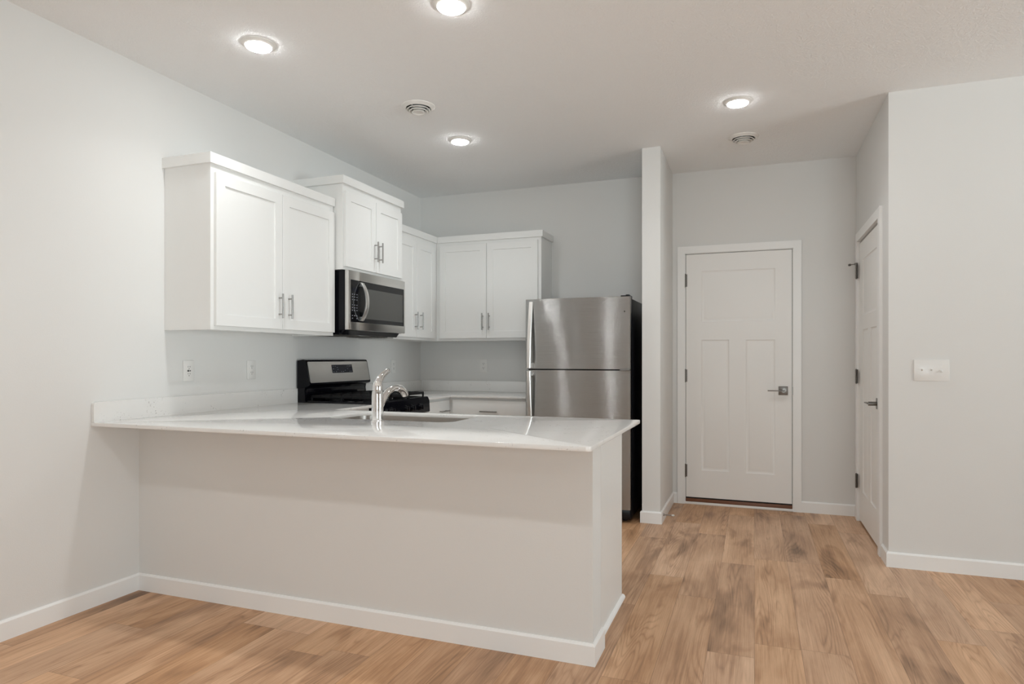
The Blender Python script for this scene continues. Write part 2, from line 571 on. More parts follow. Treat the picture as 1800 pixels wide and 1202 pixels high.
b.box(WS[0], WS[1], SOUTH - T, SOUTH, 0, WS[2]); b.box(WS[0], WS[1], SOUTH - T, SOUTH, WS[3], H)
struct('wall_south', b, M['wall'], 'living room wall with added window, behind the view', 'wall')
PW = 0.15
struct('wall_peninsula', B().box(0, XP, YP, YP + PW, 0, CZ - 0.0192), M['wall'], 'low pale grey half wall carrying the white peninsula counter', 'wall')


def window(n, mp, u0, u1, v0, v1, label):
    r = thing('window_%d' % n, label, 'window', mp((u0 + u1) / 2, v0, 0), kind='structure')
    f = B(); w = 0.05
    for a, c, d, e in ((u0, u1, v0, v0 + w), (u0, u1, v1 - w, v1), (u0, u0 + w, v0, v1), (u1 - w, u1, v0, v1), ((u0 + u1) / 2 - w / 2, (u0 + u1) / 2 + w / 2, v0, v1)):
        f.mbox(mp, a, c, d, e, -0.09, -0.03)
    obj('window_frame', f, M['trim'], r)
    obj('pane', B().mbox(mp, u0 + w, (u0 + u1) / 2 - w / 2, v0 + w, v1 - w, -0.063, -0.057), M['pane'], r)
    obj('pane', B().mbox(mp, (u0 + u1) / 2 + w / 2, u1 - w, v0 + w, v1 - w, -0.063, -0.057), M['pane'], r)
    c = B(); k = 0.07
    for a, d, e, g in ((u0 - k, u1 + k, v0 - k, v0), (u0 - k, u1 + k, v1, v1 + k), (u0 - k, u0, v0, v1), (u1, u1 + k, v0, v1)):
        c.mbox(mp, a, d, e, g, 0, 0.016)
    obj('casing', c, M['trim'], r)


window(1, lambda u, v, w: (EAST - w, u, v), *WE, 'wide white window in the living room wall at right')
window(2, lambda u, v, w: (u, SOUTH + w, v), *WS, 'unseen white window added for fill in the wall behind the view')


# baseboards: square face, small chamfer on top
def bb_profile(o0):
    return [(0, 0), (BBT, 0), (BBT, BBH - 0.009), (BBT - 0.007, BBH), (0, BBH)]


def bb_run(b, mp, u0, u1, m0=0, m1=0):
    """m0/m1: +1 outer mitre, -1 inner mitre"""
    pr = bb_profile(0)
    b.prism(pr, lambda p: mp(u0 - m0 * p[0], p[1], p[0]), lambda p: mp(u1 + m1 * p[0], p[1], p[0]))


b = B(); bb_run(b, onL, SOUTH, YP, 0, -1)
struct('baseboard_left', b, M['trim'], 'white baseboard along the left wall', 'baseboard')
b = B()
bb_run(b, lambda u, v, w: (u, YP - w, v), 0, XP, -1, 1)
bb_run(b, lambda u, v, w: (XP + w, u, v), YP, -2.935, 1, 0)
struct('baseboard_peninsula', b, M['trim'], 'white baseboard wrapping the peninsula half wall', 'baseboard')
b = B()
bb_run(b, lambda u, v, w: (S1 - w, u, v), SY, -0.60, 1, 0)
bb_run(b, lambda u, v, w: (u, SY - w, v), S1, S2, 1, 1)
bb_run(b, lambda u, v, w: (S2 + w, u, v), SY, 0, 1, -1)
struct('baseboard_partition', b, M['trim'], 'white baseboard around the wall end by the fridge', 'baseboard')
b = B()
bb_run(b, onB, S2, 2.463, -1, 0)
bb_run(b, onB, 3.426, XR, 0, -1)
struct('baseboard_back', b, M['trim'], 'white baseboard on the far wall beside the door', 'baseboard')
b = B()
bb_run(b, onH, YR, -1.12, 1, 0)
bb_run(b, onH, -0.083, 0, 0, -1)
bb_run(b, onR, XR, EAST, 1, -1)
struct('baseboard_right', b, M['trim'], 'white baseboard along the right wall and its corner', 'baseboard')
b = B(); bb_run(b, lambda u, v, w: (EAST - w, u, v), SOUTH, YR, -1, -1)
struct('baseboard_east', b, M['trim'], 'white baseboard under the living room window', 'baseboard')
b = B(); bb_run(b, lambda u, v, w: (u, SOUTH + w, v), 0, EAST, -1, -1)
struct('baseboard_south', b, M['trim'], 'white baseboard along the wall behind the view', 'baseboard')


# ------------------------------------------------------------------ interior doors
def casing_mesh(mp, u0, u1, top, w, th=0.017, z0=0.0):
    """mitred flat casing round an opening"""
    b = B()
    e = 0.003
    for outer, inner, a, c in (
        (None, None, (u0, u0 - w), 0), (None, None, (u1, u1 + w), 0)):
        ui, uo = a
        pts = [(ui, z0), (uo, z0), (uo, top + w), (ui, top)]
        b.prism(pts, lambda p: mp(p[0], p[1], 0.0), lambda p: mp(p[0], p[1], th))
    pts = [(u0, top), (u0 - w, top + w), (u1 + w, top + w), (u1, top)]
    b.prism(pts, lambda p: mp(p[0], p[1], 0.0), lambda p: mp(p[0], p[1], th))
    return b


def panel_slab(mp, u0, u1, v0, v1, panels, th=0.044, face=0.0):
    """three-panel moulded door slab; front face at w=face"""
    b = B()
    us = sorted({u0, u1} | {p[0] for p in panels} | {p[1] for p in panels})
    vs = sorted({v0, v1} | {p[2] for p in panels} | {p[3] for p in panels})
    for i in range(len(us) - 1):
        for j in range(len(vs) - 1):
            cu, cv = (us[i] + us[i + 1]) / 2, (vs[j] + vs[j + 1]) / 2
            if any(p[0] < cu < p[1] and p[2] < cv < p[3] for p in panels):
                continue
            q = [(us[i], vs[j]), (us[i + 1], vs[j]), (us[i + 1], vs[j + 1]), (us[i], vs[j + 1])]
            b.bm.faces.new([b.bm.verts.new(mp(u, v, face)) for u, v in q])
    for (a, c, d, e) in panels:
        lp = []
        for o, dep in ((0, 0), (0.004, 0.0045), (0.012, 0.0065), (0.019, 0.0065), (0.030, 0.0028), (0.034, 0.0022)):
            lp.append([mp(u, v, face - dep) for u, v in ((a + o, d + o), (c - o, d + o), (c - o, e - o), (a + o, e - o))])
        b.loops(lp)
    # edges and back
    q = [(u0, v0), (u1, v0), (u1, v1), (u0, v1)]
    f = [b.bm.verts.new(mp(u, v, face)) for u, v in q]
    k = [b.bm.verts.new(mp(u, v, face - th)) for u, v in q]
    for i in range(4):
        b.bm.faces.new((f[i], f[(i + 1) % 4], k[(i + 1) % 4], k[i]))
    b.bm.faces.new(k)
    return b


def hinge_mesh(mp, u, vc, w, side, l=0.104):
    b = B()
    for k in range(3):
        z0 = vc - l / 2 + k * l / 3
        b.cyl(mp(u, z0 + 0.001, w), mp(u, z0 + l / 3 - 0.001, w), 0.0065, 14)
    b.cyl(mp(u, vc - l / 2 - 0.004, w), mp(u, vc + l / 2 + 0.004, w), 0.0045, 12)
    b.mbox(mp, u - 0.014, u + 0.014, vc - l / 2, vc + l / 2, w - 0.012, w - 0.006)
    return b


def lever(parent, mp, u, v, direction, w0=0.0):
    """square rose, round neck, flat lever toward 'direction'"""
    h = obj('handle', B().mbox(mp, u - 0.035, u + 0.035, v - 0.035, v + 0.035, w0, w0 + 0.009, 0.002), M['bronze'], parent, 'satin nickel lever handle')
    nk = B().cyl(mp(u, v, w0 + 0.008), mp(u, v, w0 + 0.058), 0.0135, 20)
    obj('neck', nk, M['bronze'], h)
    lv = B().mbox(mp, u - direction * 0.010, u + direction * 0.118, v - 0.0035, v + 0.0045, w0 + 0.046, w0 + 0.066, 0.0025)
    obj('lever', lv, M['bronze'], h)
    return h


# far door in the back wall
d1 = thing('door_1', 'white three-panel door closed in the far wall with brown sill', 'door', ((DL + DR) / 2, 0, 0), kind='structure')
jam = B()
for a, c in ((DL - 0.0, DL + 0.010), (DR - 0.010, DR)):
    jam.box(a, c, 0.0, T - 0.002, 0, DT)
jam.box(DL, DR, 0.0, T - 0.002, DT - 0.010, DT)
jam.box(DL + 0.010, DR - 0.010, 0.052, T - 0.004, 0.052, DT - 0.010)
obj('jamb', jam, M['trim'], d1)
obj('casing', casing_mesh(onB, DL + 0.005, DR - 0.005, DT - 0.006, 0.060), M['trim'], d1)
S = (2.5335, 3.3595, 0.058, 2.1045)
sl = obj('door_slab', panel_slab(onB, S[0], S[1], S[2], S[3],
         [(2.660, 3.234, 1.534, 1.960), (2.657, 2.880, 0.287, 1.383), (3.010, 3.233, 0.284, 1.381)], face=-0.003), M['door'], d1)
lever(sl, onB, 3.294, 0.968, -1, -0.003)
for zc in (0.280, 1.082, 1.887):
    obj('hinge', hinge_mesh(onB, 2.529, zc, 0.006, 1), M['bronze'], d1, 'dark nickel butt hinge')
obj('latch_strike', B().box(3.3605, 3.3650, -0.0045, 0.02, 0.935, 1.0), M['bronze'], d1)
obj('threshold', B().box(DL + 0.010, DR - 0.010, 0.002, 0.10, 0.0, 0.046, 0.004), M['sill'], d1, 'brown wooden sill')
obj('sill_strip', B().box(DL + 0.003, DR - 0.003, -0.014, 0.002, 0, 0.019, 0.003), M['trim'], d1, 'white strip on the floor below the sill')

ws = B()  # dark strips stand in for the shade inside the door gap
ws.box(DL + 0.010, S[0], 0.010, 0.030, 0.046, DT - 0.010); ws.box(S[1], DR - 0.010, 0.010, 0.030, 0.046, DT - 0.010)
ws.box(DL + 0.010, DR - 0.010, 0.008, 0.030, S[3], DT - 0.010); ws.box(DL + 0.010, DR - 0.010, 0.008, 0.030, 0.046, S[2])
obj('gap_shade_strip', ws, M['dark'], d1, 'black strip standing in for shade in the gap round the door')

# side door in the hall wall
d2 = thing('door_2', 'white three-panel door seen edge-on in the hall right wall', 'door', (XR, (EL + ER) / 2, 0), kind='structure')
jam = B()
for a, c in ((EL, EL + 0.010), (ER - 0.010, ER)):
    jam.box(XR, XR + T - 0.002, a, c, 0, ET)
jam.box(XR, XR + T - 0.002, EL, ER, ET - 0.010, ET)
jam.box(XR + 0.055, XR + T - 0.004, EL + 0.010, ER - 0.010, 0.0, ET - 0.010)
obj('jamb', jam, M['trim'], d2)
obj('casing', casing_mesh(onH, EL + 0.006, ER - 0.006, ET - 0.008, 0.064), M['trim'], d2)
sl2 = obj('door_slab', panel_slab(onH, EL + 0.014, ER - 0.014, 0.016, ET - 0.026,
          [(-0.880, -0.318, 1.545, 1.955), (-0.880, -0.648, 0.245, 1.440), (-0.540, -0.318, 0.245, 1.440)], face=-0.002), M['door'], d2)
lever(sl2, onH, EL + 0.014 + 0.082, 0.938, 1, -0.002)
for zc in (0.305, 1.093, 1.884):
    obj('hinge', hinge_mesh(onH, ER - 0.010, zc, 0.021, 1), M['bronze'], d2, 'dark nickel butt hinge')
hs = B()
hs.tube([(XR - 0.021, ER - 0.010, 1.942), (XR - 0.045, ER + 0.012, 1.942), (XR - 0.060, ER + 0.030, 1.942)], 0.004, 10)
hs.cyl((XR - 0.021, ER - 0.010, 1.934), (XR - 0.021, ER - 0.010, 1.950), 0.011, 14)
hs.cyl((XR - 0.056, ER + 0.025, 1.942), (XR - 0.064, ER + 0.035, 1.942), 0.009, 14)
obj('hinge_pin_stop', hs, M['bronze'], d2)

# ------------------------------------------------------------------ recessed lights and vents
def disc_light(x, y, label, group='recessed disc lights', mat='lamp'):
    r = thing('recessed_light', label, 'ceiling light', (x, y, H), group)
    t = B().lathe((x, y, H), [(0.083, 0.0), (0.082, -0.004), (0.076, -0.009), (0.066, -0.013), (0.0625, -0.0150), (0.062, -0.0150), (0.062, -0.004), (0.0, -0.004)], 48)
    obj('trim_ring', t, M['white_metal'], r)
    d = B().lathe((x, y, H), [(0.0615, -0.006), (0.0615, -0.0168), (0.058, -0.0196), (0.04, -0.0212), (0.0, -0.0218)], 48)
    obj('diffuser', d, M[mat], r)
    ld = bpy.data.lights.new('led_beam', 'AREA')      # the lens sends most of the light downward
    ld.shape = 'DISK'
    ld.size = 0.118
    ld.spread = math.radians(BEAM_SPREAD)
    ld.energy = BEAM_POWER
    ld.color = LAMP_COLOR
    lo = link('led_beam', ld, r, (0, 0, -0.0225))


disc_light(0.752, -3.060, 'lit round ceiling light nearest the left wall, above the peninsula')
disc_light(1.815, -3.055, 'lit round ceiling light cut by the top edge of the view')
disc_light(1.088, -1.412, 'lit round ceiling light above the kitchen, near the range')
disc_light(2.980, -1.462, 'lit round ceiling light in front of the far hall door')
for i, x in enumerate((0.752, 1.815, 2.95)):
    disc_light(x, -4.87, ('round living room ceiling light by the left wall, behind the peninsula lights',
                          'middle round living room ceiling light, in front of the peninsula',
                          'round living room ceiling light overhead of the viewer')[i], 'living room disc lights', 'lamp_living')
    disc_light(x, -6.90, ('added round fill light by the left wall, behind the viewer',
                          'added middle round fill light behind the viewer',
                          'added round fill light behind the viewer, farthest from the left wall')[i], 'living room disc lights', 'lamp_living')  # unseen back row, added for more light from the front


def vent(x, y, label):
    r = thing('ceiling_vent', label, 'ceiling vent', (x, y, H), 'round ceiling vents')
    c = (x, y, H)
    obj('flange', B().lathe(c, [(0.103, 0.0), (0.102, -0.004), (0.092, -0.011), (0.080, -0.017), (0.077, -0.016), (0.077, -0.003)], 48), M['white_metal'], r)
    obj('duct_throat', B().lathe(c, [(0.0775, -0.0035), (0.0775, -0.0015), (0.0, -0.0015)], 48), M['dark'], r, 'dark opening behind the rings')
    obj('ring', B().lathe(c, [(0.074, -0.024), (0.060, -0.012), (0.057, -0.013), (0.069, -0.027), (0.074, -0.024)], 48), M['white_metal'], r)
    obj('ring', B().lathe(c, [(0.059, -0.033), (0.045, -0.018), (0.042, -0.019), (0.054, -0.036), (0.059, -0.033)], 48), M['white_metal'], r)
    obj('center_disc', B().lathe(c, [(0.0, -0.020), (0.030, -0.022), (0.041, -0.040), (0.038, -0.042), (0.030, -0.036), (0.0, -0.036)], 48), M['white_metal'], r)
    for k in range(3):
        a = 2 * PI * k / 3 + 0.4
        sp = B().tube([(x + 0.03 * math.cos(a), y + 0.03 * math.sin(a), H - 0.0225), (x + 0.0745 * math.cos(a), y + 0.0745 * math.sin(a), H - 0.0125)], 0.0025, 8)
        obj('spoke', sp, M['white_metal'], r)


vent(1.112, -2.072, 'round white ceiling vent above the peninsula sink')
vent(3.003, -0.772, 'round white ceiling vent nearest the far door')


# ------------------------------------------------------------------ cabinets
def bar_handle(parent, mp, u, v, w, length, axis='v'):
    """bar pull on two posts, centred at u, v on the face w"""
    b = B(); h = length / 2; p = length / 2 - 0.025; out = w + 0.030
    if axis == 'v':
        b.cyl(mp(u, v - h, out), mp(u, v + h, out), 0.0058, 14)
        for s in (-1, 1):
            b.cyl(mp(u, v + s * p, w), mp(u, v + s * p, out), 0.0045, 12)
    else:
        b.cyl(mp(u - h, v, out), mp(u + h, v, out), 0.0058, 14)
        for s in (-1, 1):
            b.cyl(mp(u + s * p, v, w), mp(u + s * p, v, out), 0.0045, 12)
    return obj('handle', b, M['handle'], parent, 'brushed nickel bar handle')


def shaker(parent, mp, u0, u1, v0, v1, w, st=0.062, th=0.019, name='door'):
    b = B()
    rc = 0.007
    lp = []
    for o, dep in ((0, 0), (st, 0), (st, rc)):
        pass
    # frame front with recessed flat panel, eased outer edge
    e = 0.0015
    Q = lambda o, d: [mp(a, c, w + th - d) for a, c in ((u0 + o, v0 + o), (u1 - o, v0 + o), (u1 - o, v1 - o), (u0 + o, v1 - o))]
    back = [mp(a, c, w) for a, c in ((u0, v0), (u1, v0), (u1, v1), (u0, v1))]
    b.loops([back, Q(0, e), Q(e, 0), Q(st, 0), Q(st + 0.001, rc)])
    b.bm.faces.new([b.bm.verts.new(p) for p in back])
    bmesh.ops.remove_doubles(b.bm, verts=b.bm.verts[:], dist=1e-6)
    return obj(name, b, M['cab'], parent, angle=20)


def crown(b, pts, z0, z1, out):
    """flat board crown following a plan polyline offset outward to the right-hand side"""
    n = len(pts)
    P = [Vector((p[0], p[1])) for p in pts]
    offs = []
    for i in range(n):
        ds = []
        if i > 0: ds.append((P[i] - P[i - 1]).normalized())
        if i < n - 1: ds.append((P[i + 1] - P[i]).normalized())
        ns = [Vector((d.y, -d.x)) for d in ds]
        if len(ns) == 1:
            offs.append(ns[0])
        else:
            s = ns[0] + ns[1]
            offs.append(s / (1 + ns[0].dot(ns[1])))
    lps = []
    for i in range(n):
        a, o = P[i], P[i] + offs[i] * out
        lps.append([(a.x, a.y, z0), (o.x, o.y, z0), (o.x, o.y, z1), (a.x, a.y, z1)])
    vs = [[b.bm.verts.new(p) for p in lp] for lp in lps]
    for a, c in zip(vs, vs[1:]):
        for k in range(4):
            b.bm.faces.new((a[k], a[(k + 1) % 4], c[(k + 1) % 4], c[k]))
    b.bm.faces.new(vs[0]); b.bm.faces.new(list(reversed(vs[-1])))
    return b


UB, UT = 1.386, 2.292          # regular wall cabinets: bottom, crown underside
CT = 2.338                     # crown top
UD = 0.331                     # carcass depth incl. face frame
CRO = 0.016


def carcass(b, mp, u0, u1, v0, v1, d):
    b.mbox(mp, u0, u1, v0, v1, 0.0005, d, 0.0012, 1)


# left wall, left of the microwave
A0, A1 = -2.951, -1.868
c1 = thing('upper_cabinet', 'wide white two-door wall cabinet left of the microwave', 'cabinet', (0, (A0 + A1) / 2, UB))
b = B(); b.mbox(onL, A0, A1, UB + 0.010, CT, 0.0005, UD, 0.0012, 1)
b.mbox(onL, A0, A1, UB, UB + 0.012, UD - 0.019, UD, 0.001, 1)
b.mbox(onL, A0, A0 + 0.016, UB, UB + 0.012, 0.0005, UD - 0.019)
b.mbox(onL, A1 - 0.016, A1, UB, UB + 0.012, 0.0005, UD - 0.019)
obj('carcass', b, M['cab'], c1)
b = B(); crown(b, [(0.0005, A0), (UD, A0), (UD, A1)], CT - 0.056, CT, CRO); obj('crown_moulding', b, M['cab'], c1)
dd = shaker(c1, onL, A0 + 0.022, -2.4075, 1.408, 2.238, UD + 0.001)
bar_handle(dd, onL, -2.438, 1.549, UD + 0.020, 0.150)
dd = shaker(c1, onL, -2.4035, A1 - 0.008, 1.408, 2.238, UD + 0.001)
bar_handle(dd, onL, -2.352, 1.549, UD + 0.020, 0.150)

# over the microwave: deeper and higher
B0, B1, BD, BT = -1.8605, -1.073, 0.403, 2.495
c2 = thing('upper_cabinet', 'raised white two-door wall cabinet above the microwave', 'cabinet', (0, (B0 + B1) / 2, 1.845))
obj('carcass', B().mbox(onL, B0, B1, 1.846, BT, 0.0005, BD, 0.0012, 1), M['cab'], c2)
b = B(); crown(b, [(0.0005, B0), (BD, B0), (BD, B1), (0.0005, B1)], BT - 0.055, BT, 0.020); obj('crown_moulding', b, M['cab'], c2)
dd = shaker(c2, onL, B0 + 0.012, -1.4665, 1.868, 2.392, BD + 0.001)
bar_handle(dd, onL, -1.474 - 0.012, 2.020, BD + 0.020, 0.150)
dd = shaker(c2, onL, -1.4625, B1 - 0.010, 1.868, 2.392, BD + 0.001)
bar_handle(dd, onL, -1.410 - 0.012, 2.020, BD + 0.020, 0.150)

# left wall, right of the microwave up to the corner
UF = 0.3087                    # back-wall cabinet depth
c3 = thing('upper_cabinet', 'narrow white two-door wall cabinet right of the microwave, in the corner', 'cabinet', (0, -0.69, UB))
b = B(); b.mbox(onL, -1.066, -0.0015, UB, CT, 0.0005, UD, 0.0012, 1)
obj('carcass', b, M['cab'], c3)
b = B(); crown(b, [(UD, -1.066), (UD, -UF - 0.0165)], CT - 0.056, CT, CRO); obj('crown_moulding', b, M['cab'], c3)
dd = shaker(c3, onL, -1.058, -0.7135, 1.408, 2.238, UD + 0.001)
bar_handle(dd, onL, -0.746, 1.551, UD + 0.020, 0.150)
dd = shaker(c3, onL, -0.7095, -0.372, 1.408, 2.238, UD + 0.001)
bar_handle(dd, onL, -0.654, 1.551, UD + 0.020, 0.150)

# back wall, left of the fridge
c4 = thing('upper_cabinet', 'white two-door wall cabinet on the far wall beside the fridge', 'cabinet', (0.84, 0, UB))
b = B(); b.mbox(onB, UD + 0.0015, 1.3455, UB, CT, 0.0005, UF, 0.0012, 1)
obj('carcass', b, M['cab'], c4)
b = B(); crown(b, [(UD + 0.0175, -UF), (1.3455, -UF), (1.3455, -0.0005)], CT - 0.056, CT, CRO); obj('crown_moulding', b, M['cab'], c4)
dd = shaker(c4, onB, 0.371, 0.8365, 1.408, 2.255, UF + 0.001)
bar_handle(dd, onB, 0.806, 1.555, UF + 0.020, 0.150)
dd = shaker(c4, onB, 0.8405, 1.318, 1.408, 2.255, UF + 0.001)
bar_handle(dd, onB, 0.869, 1.555, UF + 0.020, 0.150)

# base cabinets
KT = CZ - 0.0195               # underside of the counter
c5 = thing('base_cabinet', 'white base cabinet between the range and the corner', 'cabinet', (0.3, -0.85, 0))
b = B(); b.mbox(onL, -1.065, -0.001, 0.10, KT, 0.001, 0.610, 0.001, 1); b.mbox(onL, -1.065, -0.60, 0, 0.10, 0.001, 0.54)
obj('carcass', b, M['cab'], c5)
dw = obj('drawer', B().mbox(onL, -1.058, -0.645, 0.735, 0.873, 0.611, 0.630, 0.0015), M['cab'], c5)
bar_handle(dw, onL, -0.776, 0.786, 0.630, 0.150, 'u')
dd = shaker(c5, onL, -1.058, -0.645, 0.118, 0.728, 0.611)
bar_handle(dd, onL, -1.02, 0.62, 0.630, 0.150)
c6 = thing('base_cabinet', 'white base cabinet on the far wall, left of the fridge', 'cabinet', (1.0, -0.3, 0))
b = B(); b.mbox(onB, 0.6115, 1.374, 0.10, KT, 0.001, 0.610, 0.001, 1); b.mbox(onB, 0.6115, 1.374, 0, 0.10, 0.001, 0.54)
obj('carcass', b, M['cab'], c6)
dw = obj('drawer', B().mbox(onB, 0.650, 1.368, 0.735, 0.873, 0.611, 0.630, 0.0015), M['cab'], c6)
bar_handle(dw, onB, 0.992, 0.782, 0.630, 0.155, 'u')
dd = shaker(c6, onB, 0.650, 1.007, 0.118, 0.728, 0.611)
bar_handle(dd, onB, 0.975, 0.62, 0.630, 0.150)
dd = shaker(c6, onB, 1.011, 1.368, 0.118, 0.728, 0.611)
bar_handle(dd, onB, 1.043, 0.62, 0.630, 0.150)

# peninsula cabinets (open box so that the sink hangs inside)
PB0, PB1 = YP + PW + 0.001, -2.340
c7 = thing('base_cabinet', 'white peninsula base cabinet with plain end panel, behind the half wall', 'cabinet', (1.5, -2.65, 0))
b = B()
b.box(0.615, 2.420, PB0, PB0 + 0.012, 0.10, KT)
b.box(0.615, 2.420, PB0, PB1, 0.10, 0.118)
b.box(0.615, 0.633, PB0, PB1, 0.10, KT)
b.box(1.76, 1.778, PB0, PB1, 0.10, KT)
b.box(0.615, 2.420, PB1 - 0.019, PB1, 0.10, 0.135); b.box(0.615, 2.420, PB1 - 0.019, PB1, KT - 0.03, KT)
b.box(0.615, 2.420, PB0, PB1 - 0.07, 0, 0.10)
obj('carcass', b, M['cab'], c7)
obj('corner_carcass', B().box(0.001, 0.613, PB0, -1.8555, 0.10, KT, 0.001, 1), M['cab'], c7)
obj('end_panel', B().box(2.4205, 2.4370, PB0, PB1 + 0.002, 0.0, KT, 0.001, 1), M['cab'], c7)
obj('shoe_moulding', B().prism([(0, 0), (0.016, 0), (0.0148, 0.007), (0.011, 0.0125), (0.005, 0.0165), (0, 0.0175)],
    lambda p: (2.4370 + p[0], -2.934, p[1]), lambda p: (2.4370 + p[0], -2.325, p[1])), M['trim'], c7)
for (a, c, hu) in ((0.64, 0.915, 0.88), (0.92, 1.34, 1.30), (1.345, 1.765, 1.385)):
    dd = shaker(c7, onP, a, c, 0.118, 0.728, PB1 + 0.001)
    bar_handle(dd, onP, hu, 0.62, PB1 + 0.020, 0.150)
for (a, c) in ((0.64, 0.915), (0.92, 1.765)):
    obj('false_front', B().box(a, c, PB1 + 0.001, PB1 + 0.020, 0.735, 0.873, 0.0015), M['cab'], c7)
for (v0, v1) in ((0.735, 0.873), (0.43, 0.728), (0.118, 0.423)):
    dw = obj('drawer', B().box(1.77, 2.416, PB1 + 0.001, PB1 + 0.020, v0, v1, 0.0015), M['cab'], c7)
    bar_handle(dw, onP, 2.093, (v0 + v1) / 2 + 0.03, PB1 + 0.020, 0.150, 'u')


# ------------------------------------------------------------------ counters
def arc(cx, cy, r, a0, a1, n=8):
    return [(cx + r * math.cos(a0 + (a1 - a0) * k / n), cy + r * math.sin(a0 + (a1 - a0) * k / n)) for k in range(n + 1)]


def slab(outline, hole, z0, z1, bev=0.003):
    b = B()
    bm = b.bm
    es = []
    for lp in ([outline] + ([hole] if hole else [])):
        vs = [bm.verts.new((p[0], p[1], z1)) for p in lp]
        es += [bm.edges.new((vs[i], vs[(i + 1) % len(vs)])) for i in range(len(vs))]
    bmesh.ops.triangle_fill(bm, use_beauty=True, use_dissolve=False, edges=es)
    r = bmesh.ops.extrude_face_region(bm, geom=bm.faces[:])
    bmesh.ops.translate(bm, vec=(0, 0, z0 - z1), verts=[g for g in r['geom'] if isinstance(g, bmesh.types.BMVert)])
    bmesh.ops.recalc_face_normals(bm, faces=bm.faces[:])
    ed = [e for e in bm.edges if len(e.link_faces) == 2 and abs(e.link_faces[0].normal.dot(e.link_faces[1].normal)) < 0.5 and abs(e.verts[0].co.z - e.verts[1].co.z) < 1e-5]
    bmesh.ops.bevel(bm, geom=ed, offset=bev, segments=2, affect='EDGES', profile=0.5)
    return b


CYF, CYB, CXR, CTH = -3.376, -2.291, 2.524, 0.0192
RY0, RY1 = -1.8495, -1.0755    # range bay
SK = (0.925, 1.668, -2.768, -2.366, 0.085)
outl = [(0.0005, CYF)] + arc(CXR - 0.02, CYF + 0.02, 0.02, -PI / 2, 0) + arc(CXR - 0.012, CYB - 0.012, 0.012, 0, PI / 2, 5) + [(0.655, CYB), (0.655, RY0 - 0.004), (0.0005, RY0 - 0.004)]
x0, x1, y0, y1, rr = SK
hole = arc(x1 - rr, y0 + rr, rr, -PI / 2, 0) + arc(x1 - rr, y1 - rr, rr, 0, PI / 2) + arc(x0 + rr, y1 - rr, rr, PI / 2, PI) + arc(x0 + rr, y0 + rr, rr, PI, 1.5 * PI)
k1 = thing('countertop', 'white speckled quartz peninsula counter with the sink cut-out', 'countertop', (1.25, -2.85, CZ - CTH))
obj('slab', slab(outl, hole, CZ - CTH, CZ), M['quartz'], k1)
SPH, SPT = 0.1005, 0.020
pf = [(CYF, 0.0)] + [(CYF + 0.016 - 0.016 * math.cos(a), SPH - 0.016 + 0.016 * math.sin(a)) for a in [PI / 2 * k / 6 for k in range(7)]] + [(RY0 - 0.004, SPH), (RY0 - 0.004, 0.0)]
b = B().prism(pf, lambda p: (0.0005, p[0], CZ + p[1]), lambda p: (SPT, p[0], CZ + p[1]))
obj('backsplash', b, M['quartz'], k1)
k2 = thing('countertop', 'white quartz corner counter between the range and fridge', 'countertop', (0.6, -0.4, CZ - CTH))
obj('slab', slab([(0.0005, RY1 + 0.004), (0.648, RY1 + 0.004), (0.648, -0.648), (1.378, -0.648), (1.378, -0.0005), (0.0005, -0.0005)], None, CZ - CTH, CZ), M['quartz'], k2)
obj('backsplash', B().box(0.0005, SPT, RY1 + 0.004, -0.0005, CZ, CZ + SPH, 0.0015), M['quartz'], k2)
obj('backsplash', B().box(SPT, 1.378, -SPT, -0.0005, CZ, CZ + SPH, 0.0015), M['quartz'], k2)

# undermount sink
sk = thing('sink', 'stainless undermount sink set in the peninsula counter', 'sink', ((x0 + x1) / 2, (y0 + y1) / 2, CZ - 0.23))


def rrect(o, z, r):
    a0, a1, c0, c1 = x0 - o, x1 + o, y0 - o, y1 + o
    q = arc(a1 - r, c0 + r, r, -PI / 2, 0) + arc(a1 - r, c1 - r, r, 0, PI / 2) + arc(a0 + r, c1 - r, r, PI / 2, PI) + arc(a0 + r, c0 + r, r, PI, 1.5 * PI)
    return [(p[0], p[1], z) for p in q]


zt = CZ - CTH - 0.0005
b = B()
b.loops([rrect(0.025, zt, 0.10), rrect(0.004, zt, 0.089), rrect(0.003, zt - 0.02, 0.088), rrect(-0.004, zt - 0.17, 0.083), rrect(-0.012, zt - 0.19, 0.076), rrect(-0.032, zt - 0.20, 0.055),
         rrect(-0.15, zt - 0.205, 0.02)])
bs = obj('basin', b, M['sink'], sk)
md = bs.modifiers.new('thickness', 'SOLIDIFY'); md.thickness = 0.0015; md.offset = 1
obj('drain', B().lathe(((x0 + x1) / 2, (y0 + y1) / 2 + 0.05, zt - 0.2045), [(0.055, 0.0), (0.055, 0.003), (0.046, 0.003), (0.040, -0.001), (0.0, -0.001)], 32), M['chrome'], sk)

